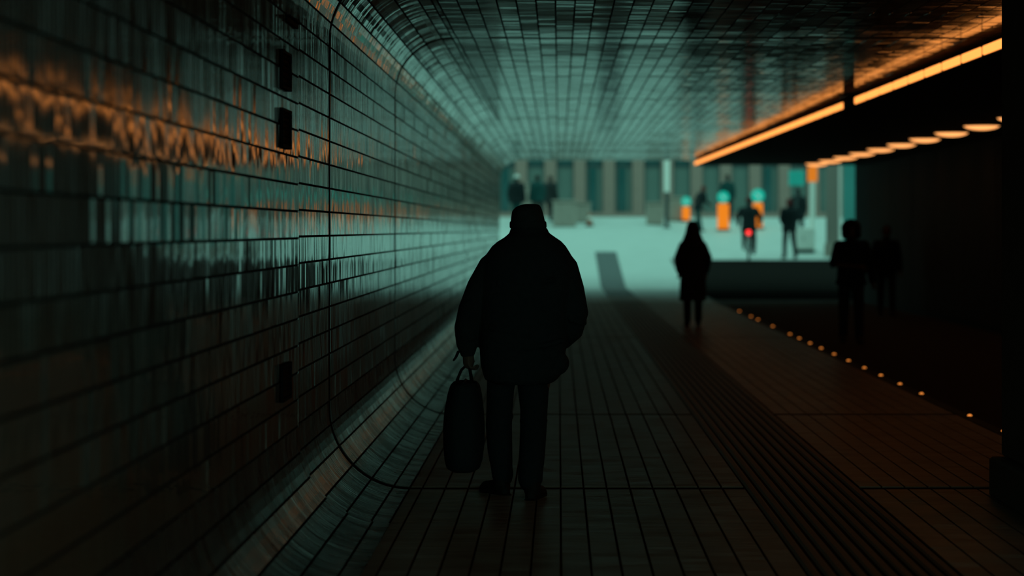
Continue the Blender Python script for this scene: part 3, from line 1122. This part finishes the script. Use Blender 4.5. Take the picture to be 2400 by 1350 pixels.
jk = [loft([(-0.045, 0.0, 0.675, 0.17, 0.16), (-0.05, 0.0, 0.70, 0.215, 0.18), (-0.045, 0.0, 0.735, 0.232, 0.19), (-0.042, 0.0, 0.80, 0.250, 0.20), (-0.035, 0.0, 0.90, 0.262, 0.205),
            (-0.03, 0.0, 1.05, 0.275, 0.205), (-0.02, 0, 1.20, 0.285, 0.205), (-0.01, 0, 1.32, 0.286, 0.20), (-0.004, 0, 1.40, 0.275, 0.19),
            (-0.002, 0, 1.455, 0.252, 0.175), (0.0, 0, 1.50, 0.222, 0.155), (0.004, 0, 1.53, 0.190, 0.14), (0.006, 0.0, 1.552, 0.155, 0.13),
            (0.003, 0.01, 1.575, 0.125, 0.118), (0.0, 0.015, 1.595, 0.110, 0.110)], 36, 2.15)]
jk.append(tube([(-0.215, 0, 1.385), (-0.285, -0.005, 1.25), (-0.335, -0.01, 1.11), (-0.368, 0.005, 1.0), (-0.372, 0.02, 0.905)],
               [0.085, 0.090, 0.092, 0.083, 0.066], 18))
jk.append(tube([(0.210, 0, 1.38), (0.248, -0.01, 1.24), (0.268, -0.015, 1.10), (0.245, 0.05, 1.00), (0.19, 0.13, 0.935)],
               [0.083, 0.085, 0.090, 0.084, 0.07], 18))
jk.append(ball((0.155, -0.03, 0.80), (0.088, 0.10, 0.078), 18))
jk.append(ball((0.075, -0.04, 0.745), (0.115, 0.12, 0.075), 18))
# soft folds in the back and sleeves
for (a, b, r) in (((-0.22, -0.165, 1.02), (0.02, -0.20, 0.98), 0.018), ((-0.02, -0.20, 0.90), (0.20, -0.17, 0.94), 0.018),
                  ((-0.41, -0.03, 1.05), (-0.33, -0.09, 1.08), 0.018), ((-0.43, -0.02, 0.965), (-0.33, -0.06, 0.95), 0.016),
                  ((0.33, -0.02, 1.04), (0.25, -0.09, 1.07), 0.02), ((-0.18, -0.17, 1.28), (0.15, -0.19, 1.30), 0.016)):
    jk.append(tube([a, tuple((p + q) / 2 + (0, -0.008, -0.008)[i] for i, (p, q) in enumerate(zip(a, b))), b], r, 8))
jacket = obj('jacket', fused('jacket', jk, 0.0075, 4), M['black_cloth'], man)
obj('collar', fused('collar', [loft([(0.004, 0.01, 1.545, 0.135, 0.125), (0.002, 0.012, 1.575, 0.122, 0.118), (0.0, 0.015, 1.60, 0.113, 0.114), (0.0, 0.015, 1.612, 0.105, 0.108)], 28)], 0.006, 3), M['black_cloth'], jacket)
obj('cuff', fused('cuff', [tube([(-0.371, 0.02, 0.93), (-0.370, 0.02, 0.875)], [0.058, 0.054], 16)], 0.006, 2), M['black_cloth'], jacket)
MB().add(tube([(-0.425, 0.0, 0.865), (-0.438, 0.0, 0.835), (-0.452, 0.0, 0.815)], [0.009, 0.008, 0.006], 8)).build('cuff_tab', M['strap'], jacket, smooth=True)

tr = [tube([(-0.12, 0, 0.82), (0.06, 0, 0.82)], 0.13, 14),
      tube([(-0.160, 0.0, 0.80), (-0.170, 0.02, 0.66), (-0.178, 0.04, 0.52), (-0.182, 0.045, 0.42), (-0.176, 0.05, 0.28), (-0.165, 0.05, 0.17), (-0.158, 0.05, 0.115)],
           [0.092, 0.084, 0.080, 0.080, 0.076, 0.066, 0.066], 18),
      tube([(0.030, 0.0, 0.80), (0.026, -0.01, 0.66), (0.030, -0.03, 0.52), (0.026, -0.08, 0.38), (0.020, -0.14, 0.26), (0.012, -0.19, 0.16), (0.010, -0.205, 0.115)],
           [0.096, 0.096, 0.083, 0.080, 0.078, 0.074, 0.074], 18)]
for (c, r, ax) in (((-0.175, 0.045, 0.475), 0.083, 0), ((-0.170, 0.05, 0.21), 0.071, 0), ((0.028, -0.06, 0.455), 0.084, 0), ((0.016, -0.17, 0.215), 0.078, 0)):
    tr.append(torus(c, r - 0.012, 0.014, 'z', 20, 6))
obj('trousers', fused('trousers', tr, 0.0075, 4), M['dark_denim'], man)
for a, t, yaw in (((-0.168, 0.05, 0.087), (-0.5, 0.86), 0), ((0.025, -0.215, 0.087), (0.22, 1.0), 1)):
    s = obj('shoe', fused('shoe', shoe(a, t, 1.08, 0.29), 0.0065, 3), M['leather'], man)
    tv = Vector((t[0], t[1], 0)).normalized()
    av = Vector(a)
    p0, p1 = av - tv * 0.055, av + tv * 0.19
    obj('sole', fused('sole', [tube([(p0.x, p0.y, 0.012), ((p0.x + p1.x) / 2, (p0.y + p1.y) / 2, 0.012), (p1.x, p1.y, 0.012)], [0.042, 0.045, 0.046], 14)], 0.007, 2), M['rubber'], s)
    so_ = s.children[0]
    so_.scale = (1, 1, 0.34)
# knitted cap with a turned-up brim, lower on one side
cap = obj('cap', fused('cap', [loft([(-0.006, 0.022, 1.612, 0.106, 0.118), (-0.006, 0.02, 1.64, 0.105, 0.118), (-0.009, 0.018, 1.68, 0.098, 0.114),
                                     (-0.010, 0.016, 1.712, 0.091, 0.106), (-0.004, 0.014, 1.735, 0.076, 0.088), (0.006, 0.012, 1.748, 0.056, 0.062), (0.010, 0.01, 1.754, 0.03, 0.034)], 30, 2.3)],
                       0.006, 2), M['knit'], man)
obj('brim', fused('brim', [loft([(-0.005, 0.022, 1.605, 0.104, 0.117), (-0.005, 0.022, 1.612, 0.112, 0.124), (-0.006, 0.021, 1.645, 0.111, 0.123), (-0.006, 0.021, 1.652, 0.103, 0.116)], 30, 2.2)], 0.006, 1), M['knit'], cap)
tag(man, 'man in black jacket and cap walking away with a bag', 'person')

# ---- his bag
bag = empty('holdall_bag', (-0.18 - 0.393, 14.37, 0.0))
obj('body', fused('body', [loft([(0.0, 0, 0.152, 0.070, 0.17), (-0.002, 0, 0.17, 0.100, 0.20), (0.0, 0, 0.22, 0.114, 0.225), (0.002, 0, 0.32, 0.124, 0.235), (0.002, 0, 0.42, 0.125, 0.235),
                                 (0.003, 0, 0.52, 0.117, 0.228), (0.006, 0, 0.61, 0.103, 0.215), (0.008, 0, 0.665, 0.088, 0.20), (0.008, 0, 0.685, 0.070, 0.18)], 32, 2.6)], 0.0075, 3), M['bagcloth'], bag)
for s in (-1, 1):
    pts = [(0.005 + s * 0.045, -0.09, 0.66), (0.005 + s * 0.042, -0.075, 0.70), (0.012 + s * 0.026, -0.035, 0.755), (0.02 + s * 0.012, 0.0, 0.776),
           (0.012 + s * 0.026, 0.035, 0.755), (0.005 + s * 0.042, 0.075, 0.70), (0.005 + s * 0.045, 0.09, 0.66)]
    MB().add(tube(pts, 0.008, 8)).build('handle', M['strap'], bag, smooth=True)
MB().add(box(0.000, 0.014, -0.17, 0.17, 0.678, 0.694, 0.003)).build('zip', M['zip'], bag)
MB().add(tube([(0.06, -0.10, 0.68), (0.078, -0.12, 0.69), (0.085, -0.13, 0.66)], [0.006, 0.006, 0.006], 8)).build('side_tab', M['strap'], bag)
tag(bag, 'black upright holdall hanging from the man\'s hand', 'bag')

# ---- hooded walker
P = default_pose(0.10)
P.update(shL=(-0.15, 0, 1.345), shR=(0.15, 0, 1.345), elL=(-0.25, -0.03, 1.13), elR=(0.25, -0.03, 1.13), wrL=(-0.225, 0.10, 0.92), wrR=(0.225, 0.10, 0.92), ankL=(-0.085, 0.10, 0.085), ankR=(0.085, -0.10, 0.10), kneeL=(-0.09, 0.06, 0.5), kneeR=(0.09, -0.02, 0.5))
person('hooded walker in a long dark coat near the kerb', (2.22, 39.6, 0.0), 1.74, 0.0, P, 'black_cloth', 'dark_denim', 'hood', 0.42, 'black_cloth', bulk=1.12, voxel=0.012)

# ---- person with curly hair on the cycle lane, facing us, one forearm across
P = default_pose(0.13)
P.update(wrR=(-0.06, 0.20, 1.10), elR=(0.27, 0.08, 1.13), elL=(-0.28, -0.02, 1.12), wrL=(-0.30, 0.08, 0.90))
person('curly-haired person with bare forearm held across the waist', (4.33, 35.4, LANE_Z), 1.80, math.pi, P, 'navy_cloth', 'dark_denim', 'curly', 0.84, None, 'dark_skin', 'R', 1.12, voxel=0.012)
P = default_pose(0.14)
person('shadowy figure deep in the dark beside the black wall', (6.4, 46.7, LANE_Z), 1.76, math.pi, P, 'navy_cloth', 'dark_denim', 'hair', 0.8, None, 'dark_skin')

# ---- pedestrian standing on the ramp
P = default_pose(0.10)
P.update(ankL=(-0.14, 0.02, 0.085), ankR=(0.16, -0.12, 0.10), kneeL=(-0.12, 0.04, 0.5), kneeR=(0.13, -0.02, 0.5), elL=(-0.23, 0.02, 1.13), elR=(0.23, 0.02, 1.13), wrL=(-0.12, 0.16, 1.0), wrR=(0.12, 0.16, 1.0))
person('pedestrian in a dark jacket standing left of white cabinet', (7.22, 74.9, gz(74.9) - 0.02), 1.88, 0.25, P, 'navy_cloth', 'dark_denim', 'hair', 0.80, 'helmet_red', 'skin', None, 1.12)

# ---- leaning walker by the small bollard
P = default_pose(0.24)
P.update(neck=(0, 0.20, 1.42), head=(0.0, 0.28, 1.55), shL=(-0.185, 0.17, 1.36), shR=(0.185, 0.17, 1.36), elL=(-0.25, 0.05, 1.10), elR=(0.25, 0.16, 1.10), wrL=(-0.24, 0.24, 0.96), wrR=(0.24, 0.36, 1.0))
person('walker leaning forward in teal trousers by small bollard', (4.95, 85.2, gz(85.2) - 0.02), 1.72, -1.0, P, 'navy_cloth', 'teal_cloth', 'hair', 0.80, 'helmet_red')

# ---- group by the end of the tiled wall
P = default_pose(0.14)
person('person in a white cap and dark jacket by tiled wall end', (-1.56, 88.0, gz(88) - 0.01), 1.86, -0.3, P, 'navy_cloth', 'teal_cloth', 'hat', 0.78, 'helmet_white', bulk=1.35, group='people gathered by the tiled wall end')
P = default_pose(0.16)
person('tall person in a teal jacket, middle of the group', (-0.80, 88.6, gz(88.6) - 0.01), 1.84, 0.5, P, 'teal_cloth', 'dark_denim', 'hair', 0.80, None, bulk=1.3, group='people gathered by the tiled wall end')
P = default_pose(0.15)
person('person in dark grey, right end of the group', (-0.32, 90.0, gz(90) - 0.01), 1.72, -0.6, P, 'grey_cloth', 'grey_cloth', 'hair', 0.7, None, bulk=1.35, group='people gathered by the tiled wall end')
P = default_pose(0.15)
person('distant person in teal behind the largest orange bollard', (6.35, 90.0, gz(90) - 0.02), 1.78, 0.2, P, 'teal_cloth', 'dark_denim', 'hair', 0.78)
P = default_pose(0.15)
person('distant dark figure behind the white cabinet', (8.22, 82.0, gz(82) - 0.02), 1.76, 0.4, P, 'navy_cloth', 'dark_denim', 'hair', 0.7, None, bulk=1.15)

# ---- cyclist and bicycle seen from behind
BX, BY = 5.90, 74.2
bz = gz(BY) + LANE_Z + 0.03
bike = empty('bicycle', (BX, BY, bz), 0.0)
bike.rotation_euler = (math.atan(0.08), 0, -0.10)
bike.scale = (1.09, 1.09, 1.09)


def wheel(y, name):
    w = MB().add(torus((0, y, 0.345), 0.325, 0.021, 'x', 40, 8)).build(name, M['rubber'], bike, smooth=True)
    MB().add(torus((0, y, 0.345), 0.298, 0.010, 'x', 40, 6)).build('rim', M['steel'], w, smooth=True)
    MB().add(tube([(-0.05, y, 0.345), (0.05, y, 0.345)], 0.022, 10)).build('hub', M['steel'], w)
    sp_ = MB()
    for i in range(16):
        a = 2 * math.pi * i / 16
        sp_.add(tube([(0.02 * (-1) ** i, y, 0.345), (0, y + 0.298 * math.cos(a), 0.345 + 0.298 * math.sin(a))], 0.0018, 4, False))
    sp_.build('spokes', M['steel'], w)


wheel(-0.54, 'rear_wheel')
wheel(0.56, 'front_wheel')
fr = MB()
for a, b, r in (((0, -0.20, 0.88), (0, -0.05, 0.29), 0.018), ((0, -0.05, 0.29), (0, 0.42, 0.80), 0.020), ((0, -0.17, 0.74), (0, 0.40, 0.90), 0.018),
                ((0, 0.38, 0.98), (0, 0.44, 0.70), 0.020), ((0.05, 0.44, 0.70), (0.05, 0.56, 0.345), 0.013), ((-0.05, 0.44, 0.70), (-0.05, 0.56, 0.345), 0.013),
                ((0.045, -0.05, 0.29), (0.05, -0.54, 0.345), 0.011), ((-0.045, -0.05, 0.29), (-0.05, -0.54, 0.345), 0.011),
                ((0.02, -0.17, 0.76), (0.05, -0.54, 0.345), 0.010), ((-0.02, -0.17, 0.76), (-0.05, -0.54, 0.345), 0.010), ((-0.05, 0.44, 0.70), (0.05, 0.44, 0.70), 0.016)):
    fr.add(tube([a, b], r, 10))
fr.build('frame', M['dark_steel'], bike)
obj('saddle', fused('saddle', [loft([(0, -0.24, 0.885, 0.06, 0.09), (0, -0.23, 0.91, 0.10, 0.12), (0, -0.21, 0.935, 0.085, 0.13)], 16), tube([(0, -0.2, 0.915), (0, -0.02, 0.92)], [0.045, 0.024], 10)], 0.009, 3), M['rubber'], bike)
MB().add(tube([(-0.31, 0.24, 1.06), (-0.24, 0.34, 1.08), (0, 0.38, 1.05), (0.24, 0.34, 1.08), (0.31, 0.24, 1.06)], 0.013, 10)).add(tube([(0, 0.38, 0.95), (0, 0.38, 1.06)], 0.016, 10)).build('handlebar', M['steel'], bike)
MB().add(box(-0.07, 0.07, -0.72, -0.22, 0.72, 0.74, 0.006)).build('rack', M['dark_steel'], bike)
mg = []
for i in range(9):
    a = math.radians(20 + i * 20)
    mg.append((0, -0.54 - 0.365 * math.cos(a), 0.345 + 0.365 * math.sin(a)))
MB().add(tube(mg, 0.026, 8)).build('mudguard', M['dark_steel'], bike)
MB().add(tube([(-0.09, -0.05, 0.29), (0.09, -0.05, 0.29)], 0.014, 8)).add(tube([(0.09, -0.05, 0.29), (0.09, 0.10, 0.21)], 0.010, 8)).add(tube([(-0.09, -0.05, 0.29), (-0.09, -0.20, 0.37)], 0.010, 8)).build('crank', M['steel'], bike)
for sx, y, z in ((0.145, 0.10, 0.21), (-0.145, -0.20, 0.37)):
    MB().add(box(sx - 0.05, sx + 0.05, y - 0.04, y + 0.04, z - 0.012, z + 0.012, 0.004)).build('pedal', M['rubber'], bike)
tl = MB().add(box(-0.06, 0.06, -0.40, -0.33, 0.80, 0.92, 0.02)).build('tail_light', M['red_lit'], bike)
tag(bike, 'dark bicycle with a red tail light on the ramp', 'bicycle')

P = dict(hip=(0, -0.22, 1.02), hipL=(-0.10, -0.20, 1.00), hipR=(0.10, -0.20, 1.00), kneeL=(-0.14, 0.14, 0.80), kneeR=(0.14, 0.16, 0.66),
         ankL=(-0.14, -0.16, 0.47), ankR=(0.14, 0.06, 0.31), toeL=(-0.05, 1), toeR=(0.05, 1), neck=(0, -0.02, 1.55), head=(0, 0.04, 1.70),
         shL=(-0.19, -0.03, 1.47), shR=(0.19, -0.03, 1.47), elL=(-0.33, 0.06, 1.24), elR=(0.33, 0.06, 1.24), wrL=(-0.30, 0.20, 1.10), wrR=(0.30, 0.20, 1.10))
cy = person('cyclist in dark clothes riding away up the ramp', (BX, BY, bz), 1.75 * 1.09, -0.10, P, 'navy_cloth', 'dark_denim', 'hat', 0.86, 'helmet_red', bulk=1.15)
